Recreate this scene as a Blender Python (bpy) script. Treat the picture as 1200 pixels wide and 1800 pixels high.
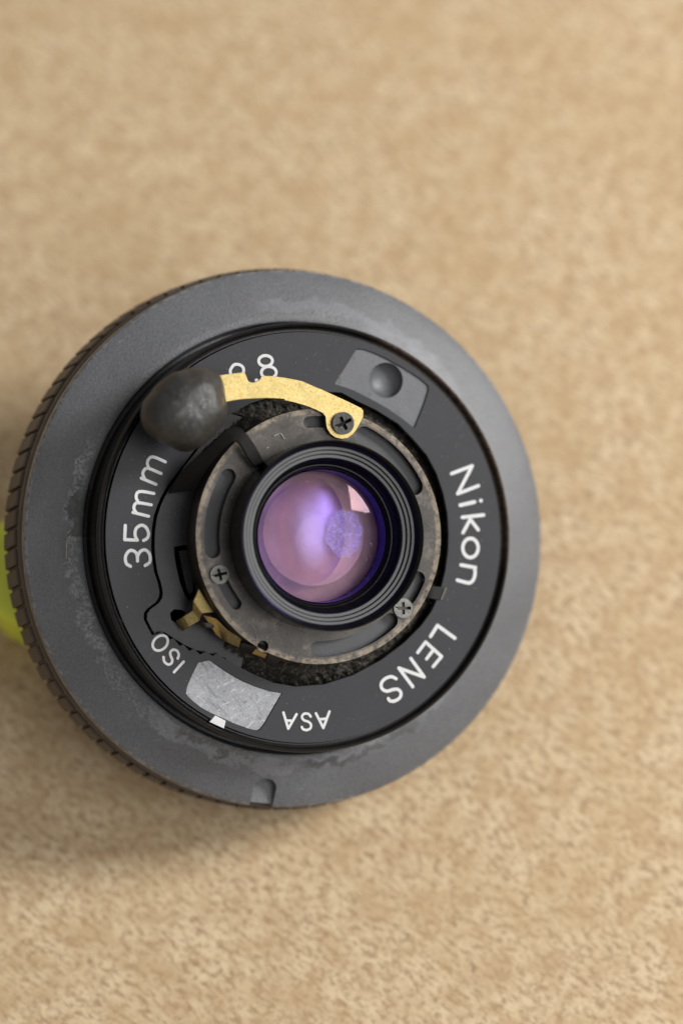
import bpy, bmesh, math, random
from mathutils import Vector, Matrix, noise
from mathutils.geometry import tessellate_polygon
random.seed(7)
PI = math.pi
for o in list(bpy.data.objects): bpy.data.objects.remove(o)
S = bpy.context.scene
C = S.collection
S.unit_settings.scale_length = 0.01          # 1 unit = 1 cm

# ------------------------------------------------------------------ camera
TILT = math.radians(21)
FACE_D = 26.0                                  # camera to lens face, cm
CC = Vector((-.507, -.2576, -FACE_D))          # lens face centre in camera axes
RC = Matrix.Rotation(TILT, 3, 'X')
FACE_Z = 1.88                                  # height of the face centre above the table
cam_loc = Vector((0, 0, FACE_Z)) - RC @ CC
cd = bpy.data.cameras.new('camera'); cam = bpy.data.objects.new('camera', cd); C.objects.link(cam)
cam.location = cam_loc; cam.rotation_euler = (TILT, 0, 0)
cd.sensor_fit = 'VERTICAL'; cd.sensor_height = 36; cd.sensor_width = 24
FPX = 4626.0
cd.lens = 36 * FPX / 1800
cd.clip_start = .1; cd.clip_end = 500
cd.dof.use_dof = True; cd.dof.focus_distance = 25.15; cd.dof.aperture_fstop = .105
S.camera = cam

# ------------------------------------------------------------------ world, lamps, exposure
W = bpy.data.worlds.new('World'); S.world = W; W.use_nodes = True
bg = W.node_tree.nodes['Background']; bg.inputs[0].default_value = (1, .96, .92, 1); bg.inputs[1].default_value = .28
S.view_settings.view_transform = 'Standard'; S.view_settings.look = 'None'
S.view_settings.exposure = 0; S.view_settings.gamma = 1

def lamp(name, d_cam, dist, sx, sy, power, col):
    ld = bpy.data.lights.new(name, 'AREA'); ld.shape = 'RECTANGLE'; ld.size = sx; ld.size_y = sy
    ld.energy = power; ld.color = col
    o = bpy.data.objects.new(name, ld); C.objects.link(o)
    d = (RC @ Vector(d_cam)).normalized()
    o.location = Vector((0, 0, FACE_Z)) + d * dist
    o.rotation_euler = d.to_track_quat('Z', 'Y').to_euler()
    return o
lamp('window_light', (.83, .36, .42), 60, 15, 20, 36500, (1, .985, .96))
rl = lamp('added_soft_light', (.56, -.04, .83), 55, 30, 38, 8000, (1, .985, .96)); rl.data.shape = 'ELLIPSE'  # lamp added for the lavender reflection in the glass and soft top light

# ------------------------------------------------------------------ lens frame
AX = Vector((math.sin(math.radians(17.33)), math.sin(math.radians(1.49)), 0)); AX.z = math.sqrt(1 - AX.x**2 - AX.y**2)
U = (Vector((1, 0, 0)) - AX * AX.x).normalized(); V = AX.cross(U)
def P(px, py, h):
    """point of the lens plane at height h (cm above the flange edge) seen at a photograph position"""
    d = Vector(((px - 600) / FPX, (900 - py) / FPX, -1))
    t = (AX.dot(CC) + h) / AX.dot(d)
    q = d * t - CC
    return (q.dot(U), q.dot(V))
def PX(pts, h, ox=0, oy=0, s=1.0):
    return [P(ox + x / s, oy + y / s, h) for x, y in pts]
Mw = (RC @ Matrix((U, V, AX)).transposed()).to_4x4()
Mw.translation = Vector((0, 0, FACE_Z))

# ------------------------------------------------------------------ materials
def mat(name, col, rough=.5, metal=0, var=.25, vscale=6, bump=0, bscale=60, spec=.5, coat=0, fine=0, fscale=90):
    m = bpy.data.materials.new(name); m.use_nodes = True; nt = m.node_tree; N = nt.nodes; L = nt.links
    b = N['Principled BSDF']
    b.inputs['Roughness'].default_value = rough; b.inputs['Metallic'].default_value = metal
    b.inputs['Specular IOR Level'].default_value = spec; b.inputs['Coat Weight'].default_value = coat
    tc = N.new('ShaderNodeTexCoord')
    def noise_(sc, det=6, rg=.6):
        n = N.new('ShaderNodeTexNoise'); n.inputs['Scale'].default_value = sc; n.inputs['Detail'].default_value = det
        n.inputs['Roughness'].default_value = rg; L.new(tc.outputs['Object'], n.inputs['Vector']); return n
    n = noise_(vscale)
    r = N.new('ShaderNodeValToRGB'); r.color_ramp.elements[0].position = .3; r.color_ramp.elements[1].position = .7
    r.color_ramp.elements[0].color = (*[c * (1 - var) for c in col], 1)
    r.color_ramp.elements[1].color = (*[min(1, c * (1 + var)) for c in col], 1)
    L.new(n.outputs['Fac'], r.inputs[0])
    out = r.outputs[0]
    if fine:
        n2 = noise_(fscale, 2)
        mx = N.new('ShaderNodeMix'); mx.data_type = 'RGBA'; mx.blend_type = 'OVERLAY'; mx.inputs[0].default_value = fine
        L.new(out, mx.inputs[6]); L.new(n2.outputs['Fac'], mx.inputs[7]); out = mx.outputs[2]
    L.new(out, b.inputs['Base Color'])
    if bump:
        n3 = noise_(bscale, 4); bp = N.new('ShaderNodeBump'); bp.inputs['Strength'].default_value = bump
        bp.inputs['Distance'].default_value = .01
        L.new(n3.outputs['Fac'], bp.inputs['Height']); L.new(bp.outputs[0], b.inputs['Normal'])
    m['out'] = 0
    return m
class G:
    """small node graph helper"""
    def __init__(s, m):
        s.m = m; s.N = m.node_tree.nodes; s.L = m.node_tree.links; s.b = s.N['Principled BSDF']
        s.tc = s.N.new('ShaderNodeTexCoord')
    def base(s): return s.b.inputs['Base Color'].links[0].from_socket
    def v(s, sock, x):
        if hasattr(x, 'links'): s.L.new(x, sock)
        else: sock.default_value = x
    def math(s, op, a, b=0, c=0, clamp=False):
        n = s.N.new('ShaderNodeMath'); n.operation = op; n.use_clamp = clamp
        s.v(n.inputs[0], a); s.v(n.inputs[1], b); s.v(n.inputs[2], c); return n.outputs[0]
    def noise(s, sc, det=5, rg=.6, stretch=None, dist=0):
        n = s.N.new('ShaderNodeTexNoise'); n.inputs['Scale'].default_value = sc; n.inputs['Detail'].default_value = det
        n.inputs['Roughness'].default_value = rg; n.inputs['Distortion'].default_value = dist
        if stretch:
            mp = s.N.new('ShaderNodeMapping'); mp.vector_type = 'TEXTURE'; mp.inputs['Scale'].default_value = stretch[0]; mp.inputs['Rotation'].default_value = stretch[1]
            s.L.new(s.tc.outputs['Object'], mp.inputs[0]); s.L.new(mp.outputs[0], n.inputs['Vector'])
        else: s.L.new(s.tc.outputs['Object'], n.inputs['Vector'])
        return n.outputs['Fac']
    def step(s, x, lo, hi):
        n = s.N.new('ShaderNodeMapRange'); n.interpolation_type = 'SMOOTHSTEP'
        s.v(n.inputs[0], x); n.inputs[1].default_value = lo; n.inputs[2].default_value = hi; return n.outputs[0]
    def mix(s, f, a, b, mode='MIX'):
        n = s.N.new('ShaderNodeMix'); n.data_type = 'RGBA'; n.blend_type = mode
        s.v(n.inputs[0], f); s.v(n.inputs[6], a if hasattr(a, 'links') else (*a, 1)); s.v(n.inputs[7], b if hasattr(b, 'links') else (*b, 1)); return n.outputs[2]
    def polar(s):
        sp = s.N.new('ShaderNodeSeparateXYZ'); s.L.new(s.tc.outputs['Object'], sp.inputs[0])
        x, y = sp.outputs[0], sp.outputs[1]
        r = s.math('SQRT', s.math('ADD', s.math('MULTIPLY', x, x), s.math('MULTIPLY', y, y)))
        a = s.math('ARCTAN2', y, x)
        return r, a, sp.outputs[2]
    def window(s, x, c, w, soft):
        """1 inside |x-c|<w, falling off over soft"""
        d = s.math('ABSOLUTE', s.math('SUBTRACT', x, c)); return s.step(d, w + soft, w)

M = {}
# matt black flange with worn and scuffed paint
m = mat('flange_black', (.124, .129, .139), .43, 0, .12, 1.5, .6, 42, .6, 0, .45, 45); M['flange'] = m
g = G(m); r, a, z = g.polar()
rr = g.math('ADD', r, g.math('MULTIPLY', g.math('SUBTRACT', g.noise(5, 5), .5), .36))
def scuff(ca, wa, cr, wr, lo=.47, hi=.56, sc=9):
    f = g.math('MULTIPLY', g.window(a, ca, wa, .12), g.window(rr, cr, wr, .03))
    return g.math('MULTIPLY', f, g.step(g.noise(sc, 6, .7), lo, hi))
col = g.base()
def patch(ca, wa, cr, wr, sc, lo, hi, amt, c_):
    global col
    f = g.math('MULTIPLY', g.window(a, ca, wa, .10), g.window(rr, cr - .05, wr, .03))
    f = g.math('MULTIPLY', f, g.step(g.noise(sc, 6, .75), lo, hi))
    col = g.mix(g.math('MULTIPLY', f, amt), col, c_)
pale = (.23, .238, .262)
patch(1.30, .38, 2.34, .05, 9, .30, .50, .42, pale); patch(.98, .22, 2.28, .05, 9, .34, .52, .38, pale)
patch(-2.45, .30, 2.30, .045, 32, .46, .62, .5, (.32, .33, .36)); patch(-2.9, .25, 2.27, .04, 24, .44, .58, .6, (.32, .33, .36))
patch(3.0, .22, 2.28, .03, 28, .42, .56, .7, (.34, .35, .37)); patch(2.6, .3, 2.23, .02, 28, .50, .60, .5, pale)
patch(-1.95, .25, 2.30, .04, 10, .38, .48, .65, pale); patch(-1.45, .32, 2.265, .035, 9, .28, .46, .55, pale); patch(-.98, .16, 2.25, .03, 6, .40, .48, .5, pale)
dk = (.032, .032, .032)
patch(3.12, .17, 2.20, .09, 3, .10, .20, .75, dk); patch(-1.95, .14, 2.24, .035, 14, .42, .50, .7, (.06, .055, .045))
patch(-1.42, .07, 2.29, .02, 14, .36, .46, .8, (.05, .05, .05)); patch(-1.22, .05, 2.27, .018, 9, .30, .40, .7, (.06, .06, .06)); patch(-1.05, .06, 2.24, .03, 9, .34, .44, .6, (.06, .06, .06))
scr = g.math('MULTIPLY', g.step(g.noise(34, 2, .5, ((12, 1, 1), (0, 0, .4)), .3), .70, .74), g.step(g.noise(1.6, 2), .48, .60)); col = g.mix(g.math('MULTIPLY', scr, .45), col, (.34, .34, .35))
sp = g.step(g.noise(38, 2), .70, .76); col = g.mix(g.math('MULTIPLY', sp, .35), col, (.035, .032, .03))
edge = g.math('MULTIPLY', g.window(r, 2.645, .012, .012), g.step(g.noise(14, 4), .45, .6)); col = g.mix(g.math('MULTIPLY', edge, .5), col, (.3, .3, .31))
g.L.new(col, g.b.inputs['Base Color'])

M['grip'] = mat('grip_brown_black', (.075, .060, .049), .55, 0, .25, 4, .4, 40, .4)
M['rim'] = mat('rim_gloss_black', (.014, .013, .013), .25, 0, .2, 10, .15, 60, .35)
g = G(M['rim']); rr_, aa_, zz_ = g.polar()
wr = g.math('MULTIPLY', g.window(aa_, .55, .55, .2), g.step(g.noise(22, 5), .25, .6)); 
g.L.new(g.mix(g.math('MULTIPLY', wr, .7), g.base(), (.11, .08, .062)), g.b.inputs['Base Color'])
m = mat('plate_black', (.023, .0245, .030), .40, 0, .12, 3, .18, 90, .32, 0, .2, 70); M['plate'] = m
g = G(m)
sc1 = g.step(g.noise(40, 2, .5, ((16, 1, 1), (0, 0, .9))), .69, .73); sc2 = g.step(g.noise(2, 2), .5, .62)
col = g.mix(g.math('MULTIPLY', g.math('MULTIPLY', sc1, sc2), .35), g.base(), (.16, .17, .19))
sp = g.step(g.noise(45, 2), .72, .78); col = g.mix(g.math('MULTIPLY', sp, .3), col, (.02, .02, .02))
sp = g.step(g.noise(52, 1.5), .735, .78); col = g.mix(g.math('MULTIPLY', sp, .35), col, (.3, .29, .27))
g.L.new(col, g.b.inputs['Base Color'])
M['dial'] = mat('dial_black', (.024, .0255, .030), .42, 0, .3, 5, .3, 50, .5, 0, .4, 60)
M['cavity'] = mat('cavity_black', (.008, .008, .008), .8, 0, .3, 8, .6, 30, .3)
M['white'] = mat('white_paint', (.70, .71, .72), .55, 0, .06, 12, .2, 60)
g = G(M['white']); g.L.new(g.mix(g.math('MULTIPLY', g.step(g.noise(24, 5, .75), .60, .70), .5), g.base(), (.22, .22, .22)), g.b.inputs['Base Color'])
m = mat('felt_grey', (.045, .041, .036), .95, 0, .6, 9, 1, 45, .1); M['felt'] = m
g = G(m); g.L.new(g.mix(g.math('MULTIPLY', g.step(g.noise(16, 6, .8), .52, .66), .75), g.base(), (.23, .21, .18)), g.b.inputs['Base Color'])
m = mat('bronze_plate', (.052, .047, .043), .34, .5, .35, 5, .18, 70, .5, 0, .5, 45); M['bronze'] = m
g = G(m); col = g.base()
col = g.mix(g.math('MULTIPLY', g.step(g.noise(4, 6, .7), .50, .66), .5), col, (.17, .15, .13))
col = g.mix(g.math('MULTIPLY', g.step(g.noise(7, 5, .7, None, .6), .56, .66), .35), col, (.05, .038, .030))
col = g.mix(g.math('MULTIPLY', g.step(g.noise(55, 2), .66, .74), .35), col, (.4, .36, .28))
r_b, a_b, z_b = g.polar(); f = g.math('MULTIPLY', g.window(r_b, 1.20, .02, .03), g.step(g.noise(16, 5, .75), .36, .6)); col = g.mix(g.math('MULTIPLY', f, .5), col, (.30, .24, .17))
g.L.new(col, g.b.inputs['Base Color'])
M['bronze_dark'] = mat('bronze_dark', (.030, .022, .017), .38, .3, .5, 8, .5, 40)
M['base'] = mat('shutter_base_grey', (.050, .053, .060), .40, 0, .15, 4, .3, 80)
M['ring'] = mat('ring_satin', (.064, .068, .073), .34, 0, .1, 6, .12, 90, .6, 0, .2, 90)
M['gloss'] = mat('barrel_gloss_black', (.006, .006, .006), .16, 0, .3, 10, .08, 40, .2)
M['edge'] = mat('bare_edge', (.30, .29, .27), .3, .8, .3, 14)
m = mat('brass', (.43, .335, .135), .31, .92, .15, 7, .14, 70, .5, 0, .25, 60); M['brass'] = m
g = G(m); col = g.base()
col = g.mix(g.math('MULTIPLY', g.step(g.noise(44, 5, .8), .56, .64), .8), col, (.16, .085, .03))
col = g.mix(g.math('MULTIPLY', g.step(g.noise(7, 3), .58, .68), .35), col, (.30, .18, .05))
col = g.mix(g.math('MULTIPLY', g.step(g.noise(30, 2, .6, None, 1), .56, .62), .35), col, (.60, .50, .28))
g.L.new(col, g.b.inputs['Base Color'])
m = mat('pad_grey', (.115, .121, .134), .42, 0, .10, 5, .3, 60, .5, 0, .25, 50); M['pad'] = m
g = G(m); g.L.new(g.mix(g.math('MULTIPLY', g.step(g.noise(13, 5, .65), .57, .66), .55), g.base(), (.06, .063, .07)), g.b.inputs['Base Color'])
m = mat('label_silver', (.26, .268, .285), .36, .35, .12, 5, .3, 60, .5, 0, .3, 40); M['silver'] = m
g = G(m); col = g.base()
s1 = g.step(g.noise(17, 5, .7, ((4, 1, 1), (0, 0, 2.3)), .8), .52, .62); s2 = g.step(g.noise(22, 5, .7, ((3, 1, 1), (0, 0, .5)), .8), .54, .66)
col = g.mix(g.math('MULTIPLY', s1, .7), col, (.13, .135, .145)); col = g.mix(g.math('MULTIPLY', s2, .6), col, (.50, .51, .53))
g.L.new(col, g.b.inputs['Base Color'])
m = mat('knob_black', (.032, .030, .028), .46, 0, .3, 3, 1.0, 16, .5, 0, .3, 18); M['knob'] = m
g = G(m)
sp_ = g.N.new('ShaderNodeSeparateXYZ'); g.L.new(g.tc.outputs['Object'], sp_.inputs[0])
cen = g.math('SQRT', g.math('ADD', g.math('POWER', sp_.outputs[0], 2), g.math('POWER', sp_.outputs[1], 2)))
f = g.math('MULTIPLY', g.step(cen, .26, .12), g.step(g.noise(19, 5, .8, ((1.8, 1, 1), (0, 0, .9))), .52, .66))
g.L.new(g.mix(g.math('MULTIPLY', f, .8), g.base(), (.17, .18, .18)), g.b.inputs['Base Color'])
M['screw'] = mat('screw_silver', (.15, .15, .14), .35, .7, .3, 20, .4, 60)
M['screw_black'] = mat('screw_black', (.045, .042, .040), .30, .4, .3, 20, .5, 40)
M['fluff'] = mat('dust_pale', (.38, .36, .32), .9, 0, .3, 30)
M['lime'] = mat('lime_plastic', (.82, .90, .08), .35, 0, .05, 3)

# table
m = mat('table_mottled_beige', (.58, .46, .29), .55, 0, .0, 2, 0, 40, .35); M['table'] = m
g = G(m)
g.N.remove(g.N['Noise Texture'])
ST = ((2.1, 1, 1), (0, 0, math.radians(-38)))
c1 = g.step(g.noise(14, 4, .66, ST, .2), .46, .68)
c2 = g.step(g.noise(20, 4, .65, ST), .50, .64)
c3 = g.step(g.noise(.8, 5, .6), .38, .64)
c4 = g.step(g.noise(9, 5, .7, ((1.5, 1, 1), (0, 0, .6))), .57, .70)
c5 = g.step(g.noise(3.2, 4, .6), .40, .66)
col = g.mix(g.math('MULTIPLY', c1, .85), (.76, .60, .385), (.40, .26, .145))
col = g.mix(g.math('MULTIPLY', c2, .75), col, (.33, .195, .11))
col = g.mix(g.math('MULTIPLY', c5, .5), col, (.50, .325, .18))
col = g.mix(g.math('MULTIPLY', c3, .35), col, (.53, .37, .19))
col = g.mix(g.math('MULTIPLY', c4, .6), col, (.28, .17, .09))
sk = g.step(g.noise(2.6, 1, .5), .80, .815); col = g.mix(g.math('MULTIPLY', sk, .6), col, (.06, .045, .03))
g.L.new(col, g.b.inputs['Base Color'])
bp = g.N.new('ShaderNodeBump'); bp.inputs['Strength'].default_value = .35; bp.inputs['Distance'].default_value = .02
g.L.new(g.noise(14, 4), bp.inputs['Height']); g.L.new(bp.outputs[0], g.b.inputs['Normal'])

# ------------------------------------------------------------------ mesh helpers
def mesh_obj(name, verts, faces, material, parent=None, smooth=False, sharp=30):
    me = bpy.data.meshes.new(name); me.from_pydata([tuple(v) for v in verts], [], faces); me.validate()
    bm = bmesh.new(); bm.from_mesh(me); bmesh.ops.recalc_face_normals(bm, faces=bm.faces); bm.to_mesh(me); bm.free()
    if smooth:
        for p in me.polygons: p.use_smooth = True
        me.set_sharp_from_angle(angle=math.radians(sharp))
    me.materials.append(material)
    o = bpy.data.objects.new(name, me); C.objects.link(o)
    if parent: o.parent = parent
    return o
def bevel(o, w, seg=2, ang=35):
    b = o.modifiers.new('bevel', 'BEVEL'); b.width = w; b.segments = seg; b.limit_method = 'ANGLE'; b.angle_limit = math.radians(ang)
    b.harden_normals = False
    return o
def circle(cx, cy, r, n=96, a0=0):
    return [(cx + r * math.cos(a0 + 2 * PI * i / n), cy + r * math.sin(a0 + 2 * PI * i / n)) for i in range(n)]
def prism(name, outer, holes, h0, h1, material, parent, bev=0, smooth=False):
    """a sheet of real thickness between heights h0 < h1 with holes through it"""
    loops = [list(outer)] + [list(h) for h in holes]
    tri = tessellate_polygon([[Vector((x, y, 0)) for x, y in l] for l in loops])
    flat = [p for l in loops for p in l]; n = len(flat)
    vs = [(x, y, h1) for x, y in flat] + [(x, y, h0) for x, y in flat]
    fs = [tuple(t) for t in tri] + [tuple(n + i for i in reversed(t)) for t in tri]
    k = 0
    for l in loops:
        for i in range(len(l)):
            a_, b_ = k + i, k + (i + 1) % len(l); fs.append((a_, b_, n + b_, n + a_))
        k += len(l)
    o = mesh_obj(name, vs, fs, material, parent, smooth=True, sharp=28)
    if bev: bevel(o, bev)
    return o
def lathe(name, prof, material, parent, n=192, closed=False, a0=0, a1=2 * PI, cx=0, cy=0, sharp=25):
    full = abs(a1 - a0 - 2 * PI) < 1e-6; cnt = n if full else n + 1; m_ = len(prof)
    vs = [(cx + r * math.cos(a0 + (a1 - a0) * i / n), cy + r * math.sin(a0 + (a1 - a0) * i / n), h) for i in range(cnt) for r, h in prof]
    fs = []
    for i in range(n):
        j = (i + 1) % cnt
        for k in range(m_ if closed else m_ - 1):
            k2 = (k + 1) % m_; fs.append((i * m_ + k, j * m_ + k, j * m_ + k2, i * m_ + k2))
    if closed and not full: fs += [tuple(range(m_)), tuple(n * m_ + k for k in reversed(range(m_)))]
    return mesh_obj(name, vs, fs, material, parent, smooth=True, sharp=sharp)
def catmull(pts, seg=8, closed=False):
    out = []; n = len(pts)
    for i in range(n if closed else n - 1):
        g_ = (lambda k: pts[k % n]) if closed else (lambda k: pts[min(max(k, 0), n - 1)])
        p0, p1, p2, p3 = g_(i - 1), g_(i), g_(i + 1), g_(i + 2)
        for s_ in range(seg):
            t = s_ / seg
            out.append(tuple(.5 * (2 * p1[d] + (p2[d] - p0[d]) * t + (2 * p0[d] - 5 * p1[d] + 4 * p2[d] - p3[d]) * t * t + (3 * p1[d] - p0[d] - 3 * p2[d] + p3[d]) * t**3) for d in range(len(p1))))
    if not closed: out.append(pts[-1])
    return out
def stroke_polys(pts, w, closed=False):
    """round-ended stroke outline pieces: quads per segment and discs at the joints"""
    res = []; n = len(pts)
    for i in range(n if closed else n - 1):
        (x0, y0), (x1, y1) = pts[i], pts[(i + 1) % n]
        d = math.hypot(x1 - x0, y1 - y0)
        if d < 1e-6: continue
        nx, ny = -(y1 - y0) / d * w, (x1 - x0) / d * w
        res.append([(x0 + nx, y0 + ny), (x1 + nx, y1 + ny), (x1 - nx, y1 - ny), (x0 - nx, y0 - ny)])
    for i, (x, y) in enumerate(pts): res.append(circle(x, y, w, 14))
    return res
def glyph(name, strokes, w, h, parent, label=None):
    """one painted character: raised 0.03 mm, built of strokes"""
    vs = []; fs = []; lift = 0
    for st in strokes:
        for poly in stroke_polys(*st[:1], w, len(st) > 1):
            z_ = h + .0025 + lift * .00006; lift += 1
            k = len(vs); m_ = len(poly)
            vs += [(x, y, z_) for x, y in poly] + [(x, y, h - .002) for x, y in poly]
            fs.append(tuple(range(k, k + m_)))
            for i in range(m_): fs.append((k + i, k + (i + 1) % m_, k + m_ + (i + 1) % m_, k + m_ + i))
    return mesh_obj(name, vs, fs, M['white'], parent)

# ------------------------------------------------------------------ setting
def kind(o, k): o['kind'] = k; return o
n_ = 40.0
tb = mesh_obj('tabletop', [(-n_, -n_, 0), (n_, -n_, 0), (n_, n_, 0), (-n_, n_, 0), (-n_, -n_, -2), (n_, -n_, -2), (n_, n_, -2), (-n_, n_, -2)],
              [(0, 1, 2, 3), (4, 5, 6, 7), (0, 1, 5, 4), (1, 2, 6, 5), (2, 3, 7, 6), (3, 0, 4, 7)], M['table'])
kind(tb, 'structure')

# lime cap under the left edge of the lens
cap = bpy.data.objects.new('plastic_cap', None); C.objects.link(cap); cap.location = (-2.56, .15, 0)
cap['label'] = 'lime green round plastic cap lying under the left edge of the camera lens'; cap['category'] = 'cap'
lathe('cap_shell', [(0, .72), (.48, .72), (.58, .71), (.65, .67), (.69, .59), (.70, .05), (.67, .0), (.58, 0), (.56, .5), (0, .6)], M['lime'], cap, 72)


# ------------------------------------------------------------------ the camera lens
lens = bpy.data.objects.new('camera_lens', None); C.objects.link(lens); lens.matrix_world = Mw
lens['label'] = 'dismantled black camera lens with brass lever and purple glass, face up on beige tabletop'
lens['category'] = 'camera lens'

# flange: wide matt sloping ring; a notch cut through the edge at the bottom
na = math.atan2(*reversed(P(459, 1400, 0)))             # direction of the notch
fl = lathe('flange_ring', [(2.05, .05), (2.085, .05), (2.105, .12), (2.112, .19), (2.125, .212), (2.15, .218), (2.20, .207), (2.26, .187), (2.38, .14), (2.52, .085), (2.62, .040), (2.640, .028), (2.651, .010), (2.654, -.012), (2.654, -.10), (2.60, -.11), (2.58, -.12), (2.05, -.12)],
           M['flange'], lens, 256, closed=True, sharp=35)
# notch cutter
def local_frame(a_):
    return Vector((math.cos(a_), math.sin(a_))), Vector((-math.sin(a_), math.cos(a_)))
er, et = local_frame(na)
def RT(r_, t_): return (er.x * r_ + et.x * t_, er.y * r_ + et.y * t_)
nw = .115
outl = [RT(2.75, -nw), RT(2.75, nw)] + [RT(2.44 - .085 * math.sin(PI * k / 12), nw * math.cos(PI * k / 12)) for k in range(13)]
outl = [RT(2.80, -nw), RT(2.80, nw), RT(2.46, nw)] + [RT(2.46 - .09 * math.sin(PI * k / 12), nw * math.cos(PI * k / 12)) for k in range(1, 12)] + [RT(2.46, -nw)]
cut = prism('notch_cutter', outl, [], .012, .5, M['flange'], lens)
cut2 = prism('notch_cutter', [RT(2.618, -nw), RT(2.618, nw * .98), RT(2.8, nw * .98), RT(2.8, -nw)], [], -.5, .4, M['flange'], lens)
for c_ in (cut, cut2):
    bo = fl.modifiers.new('notch', 'BOOLEAN'); bo.operation = 'DIFFERENCE'; bo.object = c_; bo.solver = 'EXACT'
bpy.context.view_layer.update()
dg = bpy.context.evaluated_depsgraph_get()
me2 = bpy.data.meshes.new_from_object(fl.evaluated_get(dg)); fl.modifiers.clear(); fl.data = me2
for p in me2.polygons: p.use_smooth = True
me2.set_sharp_from_angle(angle=math.radians(35))
bpy.data.objects.remove(cut); bpy.data.objects.remove(cut2)
bevel(fl, .008, 2, 40)

# grip: knurled side wall, every rib its own piece
grip = lathe('grip_ring', [(2.585, -.11), (2.650, -.125), (2.668, -.15), (2.672, -.25), (2.668, -.26), (2.665, -.27), (2.672, -.80), (2.60, -.83), (2.0, -.83), (2.0, -.11)], M['grip'], lens, 256, closed=True, sharp=35)
NR = 88
def rib_mesh():
    w0, w1 = .080, .074; r0 = 2.655
    prof = [(r0, -.26), (2.690, -.265), (2.702, -.29), (2.712, -.74), (2.695, -.79), (r0, -.795)]
    vs = [(r_, -(w0 if r_ < 2.68 else w1) + (-.26 - h_) * .10, h_) for r_, h_ in prof] + [(r_, (w0 if r_ < 2.68 else w1) + (-.26 - h_) * .10, h_) for r_, h_ in prof]
    m_ = len(prof); fs = [tuple(range(m_)), tuple(range(2 * m_ - 1, m_ - 1, -1))]
    for k in range(m_): fs.append((k, (k + 1) % m_, m_ + (k + 1) % m_, m_ + k))
    return vs, fs
rib0 = None
for i in range(NR):
    if rib0 is None:
        o = rib0 = mesh_obj('rib', *rib_mesh(), M['grip'], grip)
    else:
        o = rib0.copy(); C.objects.link(o)
    o.rotation_euler.z = 2 * PI * i / NR

lathe('rear_barrel', [(0, -.90), (1.9, -.90), (1.98, -.88), (2.0, -.78), (1.99, -.4), (0, -.4)], M['grip'], lens, 128)

# raised rim: wall, polished lip and the groove round the name plate
HP = .60
lathe('rim_ring', [(2.070, .26), (2.068, .45), (2.066, .585), (2.073, .60), (2.078, .612), (2.072, .632), (2.055, .640), (2.040, .630), (2.034, .60), (2.030, .555), (2.012, .545), (1.995, .545), (1.99, .30), (1.6, .2)], M['rim'], lens, 256, sharp=50)

# ---- name plate with its stepped opening
tip = lambda pts, s, ox, oy: [(ox + x / s, oy + y / s) for x, y in pts]
open_px = [(600, 690), (630, 706), (660, 720), (700, 745), (725, 771), (750, 800), (767, 832), (779, 868), (786, 903), (788, 940), (787, 970), (782, 1005), (772, 1045), (758, 1075), (740, 1100), (710, 1130),
           (670, 1160), (620, 1187), (570, 1203), (520, 1207), (480, 1200), (445, 1185), (410, 1167)]
teeth = tip([(610, 545), (570, 512), (535, 532), (490, 500), (447, 522), (405, 480), (372, 497), (330, 450), (305, 462), (262, 408), (232, 417), (180, 360), (160, 372), (110, 387)], 4, 240, 1020)
leftc = tip([(350, 1105), (325, 1060), (292, 995), (293, 950), (315, 920), (375, 875), (398, 840), (403, 800), (388, 730), (365, 660), (352, 580), (345, 500), (345, 430), (350, 350), (362, 270), (385, 200), (410, 140), (450, 70), (500, 0)], 4, 180, 840)
top_px = [(316, 825), (335, 800), (360, 768), (402, 730), (442, 708), (490, 694), (545, 687)]
opening = open_px + teeth + leftc[1:] + top_px
opening_l = [P(x, y, HP) for x, y in opening]
padA_px = tip([(520, 212), (560, 216), (630, 240), (700, 272), (765, 307), (830, 343), (890, 380), (950, 420), (990, 452), (1010, 475), (1012, 500), (985, 590), (950, 680), (915, 765), (900, 762), (880, 745), (830, 706), (780, 670), (720, 630), (660, 595), (600, 562), (540, 532), (485, 505), (430, 485), (355, 462), (358, 445), (420, 350), (495, 228), (505, 215)], 4, 500, 560)
padB_px = tip([(432, 578), (470, 568), (515, 560), (560, 592), (630, 640), (700, 683), (775, 720), (850, 750), (935, 776), (1026, 792), (1015, 812), (960, 905), (900, 1010), (870, 1048), (850, 1058), (825, 1056), (780, 1045), (740, 1030), (670, 1003), (600, 970), (520, 935), (450, 895), (395, 852), (362, 820), (347, 798), (346, 780), (360, 730), (400, 640)], 4, 240, 1020)
padA = [P(x, y, HP) for x, y in padA_px]; padB = [P(x, y, HP) for x, y in padB_px]
plate = prism('name_plate', circle(0, 0, 1.985, 220), [opening_l, padA, padB], HP - .07, HP, M['plate'], lens, .005)
def shrink(poly, d):
    cx = sum(p[0] for p in poly) / len(poly); cy = sum(p[1] for p in poly) / len(poly)
    R_ = max(math.hypot(p[0] - cx, p[1] - cy) for p in poly); k = 1 - d / R_
    return [(cx + (x - cx) * k, cy + (y - cy) * k) for x, y in poly]
# pad with finger dimple: sheet with round hole + bowl
dx, dy = P(678, 668.5, HP - .02); dr = .172
pa = prism('dimple_pad', shrink(padA, .004), [circle(dx, dy, dr, 48)], HP - .065, HP - .018, M['pad'], lens, .004)
bw = []
for k in range(11):
    t_ = k / 10; bw.append((dr * 1.02 * math.cos(t_ * PI / 2), HP - .018 - .125 * math.sin(t_ * PI / 2) ** .8))
bw[-1] = (0, HP - .143)
lathe('dimple', bw, M['pad'], pa, 64, cx=dx, cy=dy, sharp=60)
prism('index_pad', shrink(padB, .004), [], HP - .065, HP - .012, M['silver'], lens, .004)
wm = PX([(553, 950), (627, 988), (614, 1042), (513, 996)], HP, 240, 1020, 4)
prism('index_mark', wm, [], HP - .05, HP + .004, M['white'], lens, .002)

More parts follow.
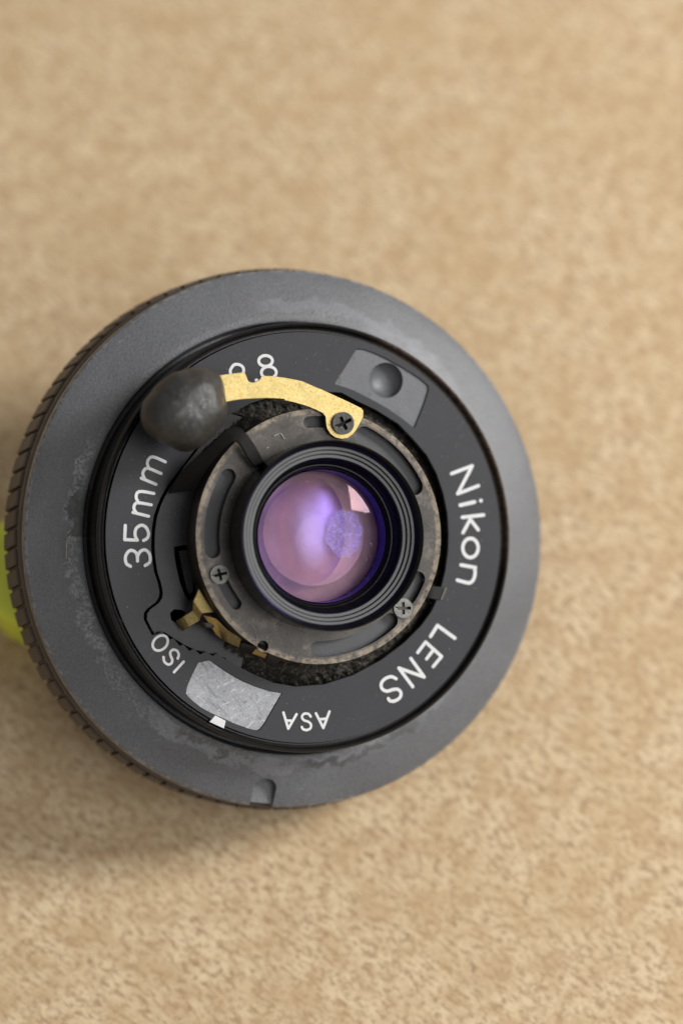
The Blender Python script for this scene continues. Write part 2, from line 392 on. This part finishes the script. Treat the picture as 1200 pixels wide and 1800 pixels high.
# ---- painted characters on the plate
def ell(cx, cy, rx, ry, rot=0, a0=0, a1=360, n=28):
    c_, s_ = math.cos(math.radians(rot)), math.sin(math.radians(rot))
    return [(cx + rx * math.cos(t) * c_ - ry * math.sin(t) * s_, cy + rx * math.cos(t) * s_ + ry * math.sin(t) * c_)
            for t in [math.radians(a0 + (a1 - a0) * i / n) for i in range(n + 1)]]
letters = []
def L_(strokes, w, ox=0, oy=0, s=1.0):
    st = []
    for pts, sm in strokes:
        q = [(ox + x / s, oy + y / s) for x, y in pts]
        if sm: q = catmull(q, 6)
        st.append(([P(x, y, HP) for x, y in q],))
    o = glyph('letter', st, w / 178 / 2, HP, plate)
    letters.append(o)
a = (740, 780, 6.43)
L_([([(340, 338), (575, 250), (410, 565), (645, 475)], 0)], 6.0, *a)
L_([([(440, 695), (600, 658)], 0), ([(671, 643), (673, 643)], 0)], 6.6, *a)
L_([([(462, 832), (702, 805)], 0), ([(470, 1005), (552, 855), (642, 972)], 0)], 6.2, *a)
L_([(ell(553, 1178, 87, 108), 0)], 6.3, *a)
L_([([(448, 1370), (610, 1400)], 0), ([(600, 1402), (606, 1460), (590, 1530), (555, 1568), (510, 1570), (405, 1542)], 1)], 6.2, *a)
a = (520, 1000, 4)
L_([([(945, 475), (993, 398), (1115, 487)], 0)], 6.2, *a)
L_([([(855, 588), (910, 514), (1022, 616), (963, 687)], 0), ([(967, 566), (917, 632)], 0)], 5.8, *a)
L_([([(820, 828), (722, 697), (900, 760), (806, 630)], 0)], 5.8, *a)
L_([([(702, 772), (668, 758), (625, 772), (598, 805), (603, 842), (638, 860), (680, 848), (715, 848), (735, 872), (727, 905), (692, 928), (660, 928), (646, 912)], 1)], 5.8, *a)
L_([([(140, 1015), (192, 1118), (235, 1003)], 0), ([(163, 1058), (215, 1053)], 0)], 4.4, *a)
L_([([(119, 416), (108, 404), (88, 404), (79, 418), (88, 433), (108, 440), (120, 453), (117, 470), (100, 478), (84, 474), (78, 464)], 1)], 4.3, 500, 1100, 2.609)
L_([([(1032, 930), (1066, 1043), (1124, 942)], 0), ([(1048, 986), (1096, 988)], 0)], 4.4, 240, 1020, 4)
a = (240, 1020, 4)
L_([([(332, 572), (264, 646)], 0)], 4.4, *a)
L_([([(189, 540), (196, 572), (222, 592), (246, 582), (250, 556), (238, 528), (238, 504), (258, 488), (284, 496), (296, 522), (289, 550)], 1)], 4.4, *a)
L_([(ell(167, 441, 60, 46, -45), 0)], 4.4, *a)
a = (180, 840, 4)
L_([([(198, 622), (168, 600), (164, 550), (192, 512), (228, 518), (245, 548), (247, 585)], 1), ([(245, 560), (262, 522), (298, 506), (330, 535), (333, 590), (300, 616)], 1)], 5.4, *a)
L_([([(162, 335), (158, 434), (246, 438)], 0), ([(246, 438), (230, 402), (238, 356), (275, 333), (308, 350), (325, 392), (315, 424), (290, 440)], 1)], 5.4, *a)
L_([([(216, 243), (326, 270)], 0), ([(240, 248), (222, 215), (232, 182), (262, 176), (344, 190)], 1), ([(256, 176), (238, 142), (245, 105), (280, 96), (362, 110)], 1)], 5.2, *a)
a = (230, 560, 4)
L_([([(74, 1122), (178, 1166)], 0), ([(98, 1130), (85, 1090), (100, 1058), (130, 1055), (213, 1090)], 1), ([(126, 1054), (116, 1012), (135, 978), (170, 976), (242, 1008)], 1)], 5.2, *a)
L_([([(700, 388), (700, 360), (722, 328), (750, 322), (780, 335), (792, 362), (778, 398), (705, 470), (800, 478)], 1)], 5.2, *a)
L_([([(882, 434), (886, 434)], 0)], 6, *a)
L_([(ell(946, 298, 48, 38), 0), (ell(968, 380, 52, 42), 0)], 5.2, *a)

# ---- dial plate in the left of the opening, one step down
HD = .54
slot_px = tip([(505, 485), (600, 470), (640, 485), (655, 650), (665, 800), (650, 840), (612, 870), (585, 830), (550, 745), (525, 640), (512, 560)], 4, 180, 840)
hole_px = tip([(478, 950), (505, 925), (560, 930), (590, 945), (560, 1010), (520, 1022), (486, 998)], 4, 180, 840)
d_out = [(322, 822)] + [(x + 5.5, y + 1) for x, y in leftc[::-1][1:]] + tip([(140, 366), (196, 366), (258, 406), (328, 450), (402, 488), (486, 510), (566, 524), (630, 552)], 4, 240, 1020) + [(400, 1172), (420, 1190), (430, 1150), (436, 1135)]
d_in = [P_ for P_ in [(425, 1120), (400, 1095), (380, 1060), (362, 1000), (352, 940), (356, 880), (372, 820), (400, 770), (430, 735), (400, 725)]]
dial = prism('dial_plate', [P(x, y, HD) for x, y in d_out + d_in], [[P(x, y, HD) for x, y in slot_px], [P(x, y, HD) for x, y in hole_px]], HD - .08, HD, M['dial'], lens, .003)
# dark chunk in the slot
prism('slot_block', [P(x, y, HD - .06) for x, y in tip([(535, 510), (620, 500), (640, 640), (645, 800), (615, 830), (590, 780), (560, 650)], 4, 180, 840)], [], HD - .16, HD - .05, M['dial'], lens, .012)
lathe('cavity_floor', [(0, .20), (2.0, .20), (2.0, .12), (0, .12)], M['cavity'], lens, 96)

# ---- felt light seal: rough lumpy ring filling the gap
def felt():
    vs = []; fs = []; NA, NP = 700, 36
    a0, a1 = math.radians(-128), math.radians(150)
    for i in range(NA + 1):
        a_ = a0 + (a1 - a0) * i / NA
        for k in range(NP + 1):
            t_ = k / NP; r_ = 1.20 + .32 * t_
            h_ = .62 - .30 * t_ ** 1.3
            q = Vector((r_ * math.cos(a_), r_ * math.sin(a_), 0))
            n1 = noise.noise(q * 6); n2 = noise.noise(q * 17 + Vector((5, 0, 0))); n3 = noise.noise(q * 48 + Vector((0, 9, 0)))
            h_ += (.05 * n1 + .045 * n2 + .03 * n3) * (1 - .5 * t_); rr2 = r_
            vs.append((rr2 * math.cos(a_), rr2 * math.sin(a_), h_))
    for i in range(NA):
        for k in range(NP):
            b_ = i * (NP + 1) + k; fs.append((b_, b_ + NP + 1, b_ + NP + 2, b_ + 1))
    return mesh_obj('felt_seal', vs, fs, M['felt'], lens, True, 180)
felt()

# ---- bronze retaining plate on top, with slots, skirt and screws
HB = 1.02
bcx, bcy = 0.0, 0.0
def ang(px, py, h=HB):
    x, y = P(px, py, h); return math.atan2(y - bcy, x - bcx), math.hypot(x - bcx, y - bcy)
def arc_slot(p0, p1, rmid, w):
    a0 = ang(*p0)[0]; a1 = ang(*p1)[0]
    if a1 < a0: a0, a1 = a1, a0
    if a1 - a0 > PI: a0, a1 = a1, a0 + 2 * PI
    out = []; n = 22
    pad = w / rmid
    for i in range(n + 1):
        t_ = a0 + pad + (a1 - a0 - 2 * pad) * i / n; out.append((bcx + (rmid + w) * math.cos(t_), bcy + (rmid + w) * math.sin(t_)))
    te = a1 - pad
    for k in range(1, 8):
        th = PI * k / 8; c_ = (bcx + rmid * math.cos(te), bcy + rmid * math.sin(te)); out.append((c_[0] + w * math.cos(te + th), c_[1] + w * math.sin(te + th)))
    for i in range(n + 1):
        t_ = a1 - pad - (a1 - a0 - 2 * pad) * i / n; out.append((bcx + (rmid - w) * math.cos(t_), bcy + (rmid - w) * math.sin(t_)))
    ts = a0 + pad
    for k in range(1, 8):
        th = PI + PI * k / 8; c_ = (bcx + rmid * math.cos(ts), bcy + rmid * math.sin(ts)); out.append((c_[0] + w * math.cos(ts + th), c_[1] + w * math.sin(ts + th)))
    return out
RB = 1.215
print('bronze polar', [tuple(round(v_, 3) for v_ in ang(*p)) for p in [(350, 927), (550, 1165), (640, 735), (773, 930), (530, 719), (733, 858), (548, 1140), (718, 1043), (387, 1035), (368, 990), (405, 825), (535, 745)]])
slots = [arc_slot((628, 752), (738, 868), 1.065, .085), arc_slot((736, 1004), (712, 1060), 1.06, .075), arc_slot((546, 1140), (700, 1086), 1.07, .075),
         arc_slot((372, 1000), (412, 1078), 1.045, .055), arc_slot((360, 985), (404, 822), 1.06, .075), arc_slot((533, 745), (590, 745), 1.09, .055)]
hx, hy = P(462, 1136, HB)
bz = prism('retaining_plate', circle(bcx, bcy, RB, 160), slots + [circle(bcx, bcy, .86, 96), circle(hx, hy, .055, 20)], HB - .035, HB, M['bronze'], lens, .014)
lathe('plate_skirt', [(RB - .002, HB - .02), (RB + .006, HB - .05), (RB + .004, HB - .22), (RB - .03, HB - .36), (RB - .03, .25), (RB - .09, .25), (RB - .05, HB - .05)], M['bronze_dark'], lens, 160, closed=True, sharp=40)
lathe('shutter_base', [(.66, .93), (1.185, .93), (1.185, .80), (.66, .80)], M['base'], lens, 128)

def screw(px, py, r_px, h, material, black=False, rot=0):
    x, y = P(px, py, h); R_ = r_px / 178
    o = bpy.data.objects.new('screw', None); C.objects.link(o); o.parent = lens; o.location = (x, y, h - .05); o.rotation_euler.z = rot
    w = R_ * .15; l = R_ * .62
    cross = [(l, -w), (l, w), (w, w), (w, l), (-w, l), (-w, w), (-l, w), (-l, -w), (-w, -w), (-w, -l), (w, -l), (w, -w)]
    prism('screw_head', circle(0, 0, R_, 40), [cross], -.03, .06, material, o, R_ * .13)
    prism('screw_drive', circle(0, 0, R_ * .7, 20), [], -.06, .025, M['cavity'], o)
    return o
screw(603, 744, 19, HB + .10, M['screw_black'], rot=.45)
screw(386, 1010, 16, HB + .02, M['screw'], rot=.25)
screw(708, 1069, 17, HB + .02, M['screw'], rot=.02)

# ---- brass lever traced, on top of the retaining plate
HA = 1.085
arm_t = tip([(560, 420), (610, 400), (700, 388), (770, 380), (800, 378), (808, 395), (825, 440), (850, 450), (885, 445), (905, 430), (920, 408), (945, 402), (1010, 406), (1080, 415), (1150, 428), (1200, 438)], 4, 230, 560)
arm_r = tip([(150, 450), (210, 478), (270, 502), (330, 530), (400, 562), (460, 590), (510, 615), (540, 630), (553, 648), (552, 690), (530, 735), (505, 780), (478, 815), (445, 838), (400, 846), (355, 835), (320, 808), (298, 770), (290, 720), (288, 690), (270, 665), (220, 640), (150, 612), (80, 592), (0, 572)], 4, 500, 560)
arm_b = tip([(1080, 565), (1010, 560), (940, 559), (860, 562), (780, 566), (720, 575), (660, 588), (590, 600)], 4, 230, 560)
arm_px = arm_t + arm_r + arm_b
bxy = P(603, 744, HA)
prism('brass_lever', [P(x, y, HA) for x, y in arm_px], [], HA - .04, HA, M['brass'], lens, .007)
prism('lever_washer', circle(*P(603, 745, HB), .10, 32), [], HB - .002, HA - .0405, M['brass'], lens)

# ---- knob: lumpy black pebble shape on the lever end
kp = tip([(490, 352), (560, 372), (610, 402), (645, 452), (665, 520), (675, 600), (674, 690), (645, 745), (600, 800), (555, 850), (510, 888), (460, 918), (410, 933), (350, 925), (280, 900), (200, 862), (140, 820), (100, 775), (80, 715), (82, 650), (105, 585), (150, 520), (200, 455), (250, 410), (300, 382), (360, 368), (430, 352)], 4, 230, 560)
HK = 1.16
kl = [P(x, y, HK) for x, y in kp]
kcx = sum(p[0] for p in kl) / len(kl); kcy = sum(p[1] for p in kl) / len(kl)
kang = sorted([(math.atan2(y - kcy, x - kcx), math.hypot(x - kcx, y - kcy)) for x, y in kl])
def krad(t):
    t = (t + PI) % (2 * PI) - PI
    for i in range(len(kang)):
        a0, r0 = kang[i - 1]; a1, r1 = kang[i]
        if i == 0:
            a0 -= 2 * PI
            if t > kang[-1][0]: tt = t - 2 * PI
            else: tt = t
        else: tt = t
        if a0 <= tt <= a1: return r0 + (r1 - r0) * (tt - a0) / max(1e-9, a1 - a0)
    return kang[0][1]
vs = []; fs = []; NA, NB = 96, 36
for j in range(1, NB):
    ph = -PI / 2 + PI * j / NB
    for i in range(NA):
        t_ = 2 * PI * i / NA; cr = abs(math.cos(ph)) ** .72
        r_ = krad(t_) * cr; zz = math.copysign(abs(math.sin(ph)) ** .95, ph)
        hh = (.30 if zz > 0 else .34) * zz
        q = Vector((r_ * math.cos(t_), r_ * math.sin(t_), hh))
        d_ = 1 + .05 * noise.noise(q * 3.2) + .03 * noise.noise(q * 7 + Vector((3, 1, 0))) + .010 * noise.noise(q * 22)
        q = Vector((q.x * d_, q.y * d_, hh * d_)); nf = Vector((.88, .05, .47)); ex = q.dot(nf) - .365
        if ex > 0: q -= nf * ex * .8
        vs.append(tuple(q))
k_ = len(vs); vs += [(0, 0, -.34), (0, 0, .29)]
for j in range(NB - 2):
    for i in range(NA):
        i2 = (i + 1) % NA; fs.append((j * NA + i, j * NA + i2, (j + 1) * NA + i2, (j + 1) * NA + i))
for i in range(NA):
    i2 = (i + 1) % NA; fs.append((k_, i2, i)); fs.append((k_ + 1, (NB - 2) * NA + i, (NB - 2) * NA + i2))
kn = mesh_obj('lever_knob', vs, fs, M['knob'], lens, True, 180); kn.location = (kcx, kcy, HK)

# ---- bent sheet hook between knob and glass
def bent(name, rows, th, material, parent, bev=.006):
    """sheet following rows of (left point, right point), each (px, py, h); thickness th"""
    vs = []; n = len(rows)
    for l, r_ in rows:
        for (x, y, h) in (l, r_):
            u_, v_ = P(x, y, h); vs.append((u_, v_, h)); vs.append((u_, v_, h - th))
    fs = []
    for i in range(n - 1):
        a_ = 4 * i; b_ = a_ + 4
        fs += [(a_, a_ + 2, b_ + 2, b_), (a_ + 1, b_ + 1, b_ + 3, a_ + 3), (a_, b_, b_ + 1, a_ + 1), (a_ + 2, a_ + 3, b_ + 3, b_ + 2)]
    fs += [(0, 1, 3, 2), (4 * n - 4, 4 * n - 2, 4 * n - 1, 4 * n - 3)]
    o = mesh_obj(name, vs, fs, material, parent, True, 30)
    if bev: bevel(o, bev)
    return o
c1 = lambda x, y, h: (230 + x / 4, 560 + y / 4, h)
hookm = mat('hook_black', (.007, .0065, .006), .42, 0, .3, 8, .3, 50, .15); M['hook'] = hookm
bent('bent_hook', [(c1(270, 1230, .70), c1(470, 1200, .80)), (c1(320, 1130, .80), c1(500, 1130, .88)), (c1(425, 1015, .95), c1(560, 1030, .98)), (c1(560, 885, 1.10), c1(640, 930, 1.10)), (c1(680, 772, 1.16), c1(712, 868, 1.16)),
                   (c1(765, 768, 1.18), c1(752, 868, 1.18)), (c1(822, 815, 1.18), c1(782, 900, 1.18)), (c1(870, 885, 1.17), c1(822, 975, 1.17)), (c1(935, 1000, 1.14), c1(868, 1040, 1.14))], .05, M['hook'], lens)
bent('hook_foot', [(c1(868, 1040, 1.145), c1(935, 1000, 1.145)), (c1(872, 1052, 1.05), c1(952, 1022, 1.05))], .03, M['bronze_dark'], lens, .004)

# right tab
c5 = lambda x, y, h: (520 + x / 4, 1000 + y / 4, h)
bent('side_tab', [(c5(900, 205, .98), c5(930, 115, .98)), (c5(960, 212, 1.0), c5(985, 120, 1.0)), (c5(1010, 222, 1.0), c5(1045, 128, 1.0))], .10, M['gloss'], lens)
bent('tab_tip', [(c5(1012, 220, 1.003), c5(1047, 127, 1.003)), (c5(1032, 216, .99), c5(1066, 134, .99))], .05, M['screw'], lens, .004)
# brass spring pieces, lower left
c4 = lambda x, y, h: (240 + x / 4, 1020 + y / 4, h)
bent('brass_spring', [(c4(328, 358, .60), c4(278, 285, .60)), (c4(372, 325, .70), c4(330, 255, .70)), (c4(445, 285, .72), c4(395, 215, .74)), (c4(462, 235, .80), c4(400, 150, .84)), (c4(545, 225, .80), c4(440, 60, .86))], .03, M['brass'], lens, .005)
bent('brass_strip', [(c4(560, 385, .72), c4(470, 245, .84)), (c4(600, 415, .72), c4(560, 270, .86)), (c4(650, 440, .72), c4(640, 350, .86)), (c4(725, 475, .74), c4(740, 410, .86))], .03, M['brass'], lens, .006)
bent('brass_strip', [(c4(810, 515, .80), c4(850, 465, .90)), (c4(905, 550, .80), c4(935, 500, .90))], .03, M['brass'], lens, .006)
bent('brass_strip', [(c4(1020, 572, .84), c4(1030, 552, .92)), (c4(1140, 582, .84), c4(1180, 570, .92))], .03, M['brass'], lens, .004)
bent('plate_tab', [(c4(730, 492, .78), c4(805, 520, .78)), (c4(738, 440, 1.0), c4(840, 470, 1.0))], .03, M['bronze_dark'], lens, .008)
bent('plate_tab', [(c4(905, 580, .78), c4(965, 615, .78)), (c4(930, 520, .98), c4(1030, 550, .98))], .03, M['bronze_dark'], lens, .008)
mesh_pts = [(c4(455, 290, .8)), (c4(560, 290, .8)), (c4(545, 340, .78)), (c4(480, 335, .78))]
prism('spring_bracket', [P(x, y, .8) for x, y, h in mesh_pts], [], .70, .80, M['bronze_dark'], lens, .02)

# ---- front ring and glass; its axis is shifted a little from the flange's
g1 = lathe('glass_barrel', [(.66, .932), (.893, .932), (.893, .98), (.893, 1.40), (.897, 1.425), (.895, 1.444), (.890, 1.449), (.884, 1.446), (.838, 1.34)], M['gloss'], lens, 200, sharp=40)
prof = [(.839, 1.333), (.836, 1.338), (.812, 1.336), (.808, 1.27), (.8045, 1.27), (.804, 1.312), (.800, 1.315), (.776, 1.313), (.772, 1.245), (.7685, 1.245), (.768, 1.287), (.764, 1.290), (.738, 1.288), (.735, 1.255)]
lathe('stepped_ring', prof, M['ring'], g1, 200, sharp=20)
lathe('inner_wall', [(.736, 1.252), (.732, 1.22), (.680, 1.150), (.668, 1.148)], M['gloss'], g1, 200, sharp=40)
lathe('glass_retainer', [(.668, 1.150), (.664, 1.156), (.657, 1.150), (.652, 1.12), (.640, 1.10), (.636, .933)], M['gloss'], g1, 200, sharp=40)

# coated front element: transparent with tinted reflection
def coated(name, cols, fac0, fac1, rough, dust=.0, fade=0):
    m = bpy.data.materials.new(name); m.use_nodes = True; nt = m.node_tree; N = nt.nodes; L = nt.links
    N.remove(N['Principled BSDF']); out = N['Material Output']
    lw = N.new('ShaderNodeLayerWeight'); lw.inputs[0].default_value = .5
    rp = N.new('ShaderNodeValToRGB'); els = rp.color_ramp.elements
    els[0].position = cols[0][0]; els[0].color = (*cols[0][1], 1); els[1].position = cols[-1][0]; els[1].color = (*cols[-1][1], 1)
    for p_, c_ in cols[1:-1]: e = els.new(p_); e.color = (*c_, 1)
    m0 = N.new('ShaderNodeMapRange'); L.new(lw.outputs['Facing'], m0.inputs[0]); m0.inputs[2].default_value = .19
    L.new(m0.outputs[0], rp.inputs[0])
    gl = N.new('ShaderNodeBsdfGlossy'); gl.inputs['Roughness'].default_value = rough; L.new(rp.outputs[0], gl.inputs[0])
    tr = N.new('ShaderNodeBsdfTransparent')
    rp2 = N.new('ShaderNodeValToRGB'); rp2.color_ramp.elements[0].color = (1, .95, .95, 1); rp2.color_ramp.elements[1].color = (.54, .48, .97, 1); rp2.color_ramp.elements[0].position = .42
    L.new(m0.outputs[0], rp2.inputs[0]); L.new(rp2.outputs[0], tr.inputs[0])
    mr = N.new('ShaderNodeMapRange'); L.new(m0.outputs[0], mr.inputs[0]); mr.inputs[3].default_value = fac0; mr.inputs[4].default_value = fac1
    fo = mr.outputs[0]
    if fade:
        g_ = G.__new__(G); g_.m = m; g_.N = N; g_.L = L; g_.tc = N.new('ShaderNodeTexCoord'); rad = g_.polar()[0]
        fo = g_.math('MULTIPLY', fo, g_.step(g_.math('ADD', rad, g_.math('MULTIPLY', g_.noise(6, 3), .10)), fade + .05, fade * .35))
    mx = N.new('ShaderNodeMixShader'); L.new(fo, mx.inputs[0]); L.new(tr.outputs[0], mx.inputs[1]); L.new(gl.outputs[0], mx.inputs[2])
    last = mx.outputs[0]
    if dust:
        tc = N.new('ShaderNodeTexCoord'); n = N.new('ShaderNodeTexNoise'); n.inputs['Scale'].default_value = 34; n.inputs['Detail'].default_value = 3
        L.new(tc.outputs['Object'], n.inputs['Vector'])
        st = N.new('ShaderNodeMapRange'); L.new(n.outputs['Fac'], st.inputs[0]); st.inputs[1].default_value = .66; st.inputs[2].default_value = .78; st.inputs[4].default_value = dust
        df = N.new('ShaderNodeBsdfDiffuse'); df.inputs[0].default_value = (.6, .55, .62, 1)
        m2 = N.new('ShaderNodeMixShader'); L.new(st.outputs[0], m2.inputs[0]); L.new(last, m2.inputs[1]); L.new(df.outputs[0], m2.inputs[2]); last = m2.outputs[0]
    L.new(last, out.inputs[0]); return m
M['glass1'] = coated('coated_glass', [(0, (.9, .60, .60)), (.4, (.95, .58, .62)), (.7, (.95, .6, .66)), (1, (.7, .5, .8))], .016, .02, .012, .3)
def dome(name, R_, h0, sag, material, parent, n=96, rings=24, back=.12):
    rc = (R_ * R_ + sag * sag) / (2 * sag)
    pr = [(0, h0 + sag)] + [(R_ * k / rings, h0 + math.sqrt(rc * rc - (R_ * k / rings)**2) - (rc - sag)) for k in range(1, rings + 1)]
    return lathe(name, pr, material, parent, n, sharp=180)
dome('front_glass', .632, 1.085, .108, M['glass1'], g1)
# second group: rose brown base colour stands in for the coating's hazy reflection
M['inner'] = mat('inner_haze_colour', (.33, .195, .165), .30, 0, .30, 3.5, 0, 1, .35)
lathe('inner_glass', [(0, .90)] + [(.625 * k / 20, .90 - .02 * (k / 20)**2) for k in range(1, 21)], M['inner'], g1, 96, sharp=180)
M['glow_coat'] = coated('violet_glow_coating', [(0, (.56, .48, 1)), (.4, (.56, .48, 1)), (.7, (.56, .46, 1)), (1, (.5, .42, .95))], .38, .32, .36, .10, fade=.32)  # violet gloss for the added dome that makes the lavender glow
M['glass3'] = coated('pink_coating', [(0, (1, .66, .72)), (.4, (.9, .60, .85)), (.7, (.8, .55, .9)), (1, (.6, .5, .9))], .07, .09, .18, .15)
lx, ly = P(548, 932, 1.03)
def dome_at(name, x, y, R_, h0, sag, material, parent, sy=1.0):
    rc = (R_ * R_ + sag * sag) / (2 * sag)
    pr = [(0, h0 + sag)] + [(R_ * k / 16, h0 + math.sqrt(rc * rc - (R_ * k / 16)**2) - (rc - sag)) for k in range(1, 17)]
    o = lathe(name, pr, material, parent, 72, sharp=180); o.location = (x, y, 0); o.scale.y = sy
    return o
lathe('glass_cell', [(.632, 1.09), (.630, 1.0), (.628, .87)], mat('violet_sheen_colour', (.13, .10, .46), .35, 0, .2, 5), g1, 96)  # violet in the wall colour stands in for the coating's reflection at the edge
dome_at('middle_glass', lx * .5, ly * .5, .50, .95, .035, M['glass3'], g1)
dome_at('added_glow_dome', lx, ly, .34, 1.01, .065, M['glow_coat'], g1, 1.5)  # extra dome, added and stretched so the lamp reflects as a tall glow
# dust specks over a ghost reflection, its lavender painted as a many-sided patch
dm = bpy.data.materials.new('dusty_ghost_patch'); dm.use_nodes = True; g = G(dm)
g.L.new(g.mix(g.step(g.noise(26, 3, .7), .60, .68), (.50, .46, .80), (.95, .94, 1)), g.b.inputs['Base Color']); g.b.inputs['Roughness'].default_value = .6
tr_ = g.N.new('ShaderNodeBsdfTransparent'); mx_ = g.N.new('ShaderNodeMixShader')
sp2 = g.N.new('ShaderNodeSeparateXYZ'); g.L.new(g.tc.outputs['Object'], sp2.inputs[0])
rad = g.math('SQRT', g.math('ADD', g.math('POWER', g.math('MULTIPLY', sp2.outputs[0], 5.3), 2), g.math('POWER', g.math('MULTIPLY', sp2.outputs[1], 4.4), 2)))
rad = g.math('ADD', rad, g.math('MULTIPLY', g.math('SUBTRACT', g.noise(7, 2), .5), .5))
g.L.new(g.math('MULTIPLY', g.math('ADD', .30, g.math('MULTIPLY', g.step(g.noise(22, 4, .75), .42, .66), .40)), g.step(rad, 1.02, .92)), mx_.inputs[0]); g.L.new(tr_.outputs[0], mx_.inputs[1]); g.L.new(g.b.outputs[0], mx_.inputs[2])
g.L.new(mx_.outputs[0], g.N['Material Output'].inputs[0])
ox_, oy_ = P(605, 937, 1.10)
dp = mesh_obj('dusty_ghost_patch', [(.24 * math.cos(2 * PI * i / 24), .28 * math.sin(2 * PI * i / 24), 0) for i in range(24)], [tuple(range(24))], dm, g1); dp.location = (ox_, oy_, 1.10)

# ---- loose dust
def dust():
    vs = []; fs = []
    def fleck(x, y, h, s_):
        k = len(vs); n = 5; a0 = random.random() * 6
        for i in range(n):
            a_ = a0 + 2 * PI * i / n; rr3 = s_ * random.uniform(.5, 1.2); vs.append((x + rr3 * math.cos(a_), y + rr3 * .7 * math.sin(a_), h + .001))
        vs.append((x, y, h + s_ * .8))
        for i in range(n): fs.append((k + i, k + (i + 1) % n, k + n))
        fs.append(tuple(k + i for i in reversed(range(n))))
    for _ in range(260):
        a_ = random.uniform(0, 2 * PI); r_ = random.uniform(1.55, 1.95); fleck(r_ * math.cos(a_), r_ * math.sin(a_), HP, random.choice([.003, .003, .004, .006]))
    for _ in range(200):
        a_ = random.uniform(-2.1, 2.1); r_ = random.uniform(1.24, 1.45); fleck(r_ * math.cos(a_), r_ * math.sin(a_), .52, random.choice([.004, .006, .008]))
    for _ in range(70):
        a_ = random.uniform(0, 2 * PI); r_ = random.uniform(.92, 1.19); fleck(r_ * math.cos(a_), r_ * math.sin(a_), HB, random.choice([.003, .004, .006]))
    rc_ = (.632**2 + .108**2) / (2 * .108)
    for _ in range(70):
        a_ = random.uniform(0, 2 * PI); r_ = .6 * math.sqrt(random.random()); fleck(r_ * math.cos(a_), r_ * math.sin(a_), 1.086 + math.sqrt(rc_ * rc_ - r_ * r_) - (rc_ - .108), random.choice([.002, .002, .003, .005]))
    o = mesh_obj('dust', vs, fs, M['fluff'], lens); kind(o, 'stuff')
dust()
def fibre(pts, r_, material, name='fibre'):
    pts = catmull(pts, 6); vs = []; fs = []
    for i, p in enumerate(pts):
        for k in range(5):
            a_ = 2 * PI * k / 5; vs.append((p[0] + r_ * math.cos(a_), p[1] + r_ * math.sin(a_) * .8, p[2] + r_ * (math.sin(a_))))
    for i in range(len(pts) - 1):
        for k in range(5): fs.append((i * 5 + k, i * 5 + (k + 1) % 5, i * 5 + 5 + (k + 1) % 5, i * 5 + 5 + k))
    return mesh_obj(name, vs, fs, material, lens, True, 180)
def pl(pts, s, ox, oy, h): return [(*P(ox + x / s, oy + y / s, h), h + .006) for x, y in pts]
fibre(pl([(985, 945), (1010, 1000), (1060, 1050), (1082, 1100), (1080, 1150)], 4, 180, 840, HB), .004, M['fluff'], 'scratch_fibre')
fibre(pl([(1000, 830), (1040, 810), (1060, 820), (1075, 850)], 4, 230, 560, HB), .008, M['fluff'], 'glue_fleck')
fibre(pl([(950, 915), (965, 905)], 4, 230, 560, HB), .007, M['fluff'], 'glue_fleck')
fibre(pl([(500, 320), (470, 370), (470, 430), (465, 490)], 4, 0, 860, .24), .004, M['fluff'], 'lint_fibre')
fibre(pl([(445, 525), (490, 505), (480, 480), (500, 520)], 4, 0, 860, .24), .004, M['fluff'], 'lint_fibre')

# ------------------------------------------------------------------ render
S.render.engine = 'CYCLES'
S.render.resolution_x = 682; S.render.resolution_y = 1024
S.cycles.max_bounces = 8; S.cycles.transparent_max_bounces = 8
S.cycles.caustics_reflective = False; S.cycles.caustics_refractive = False
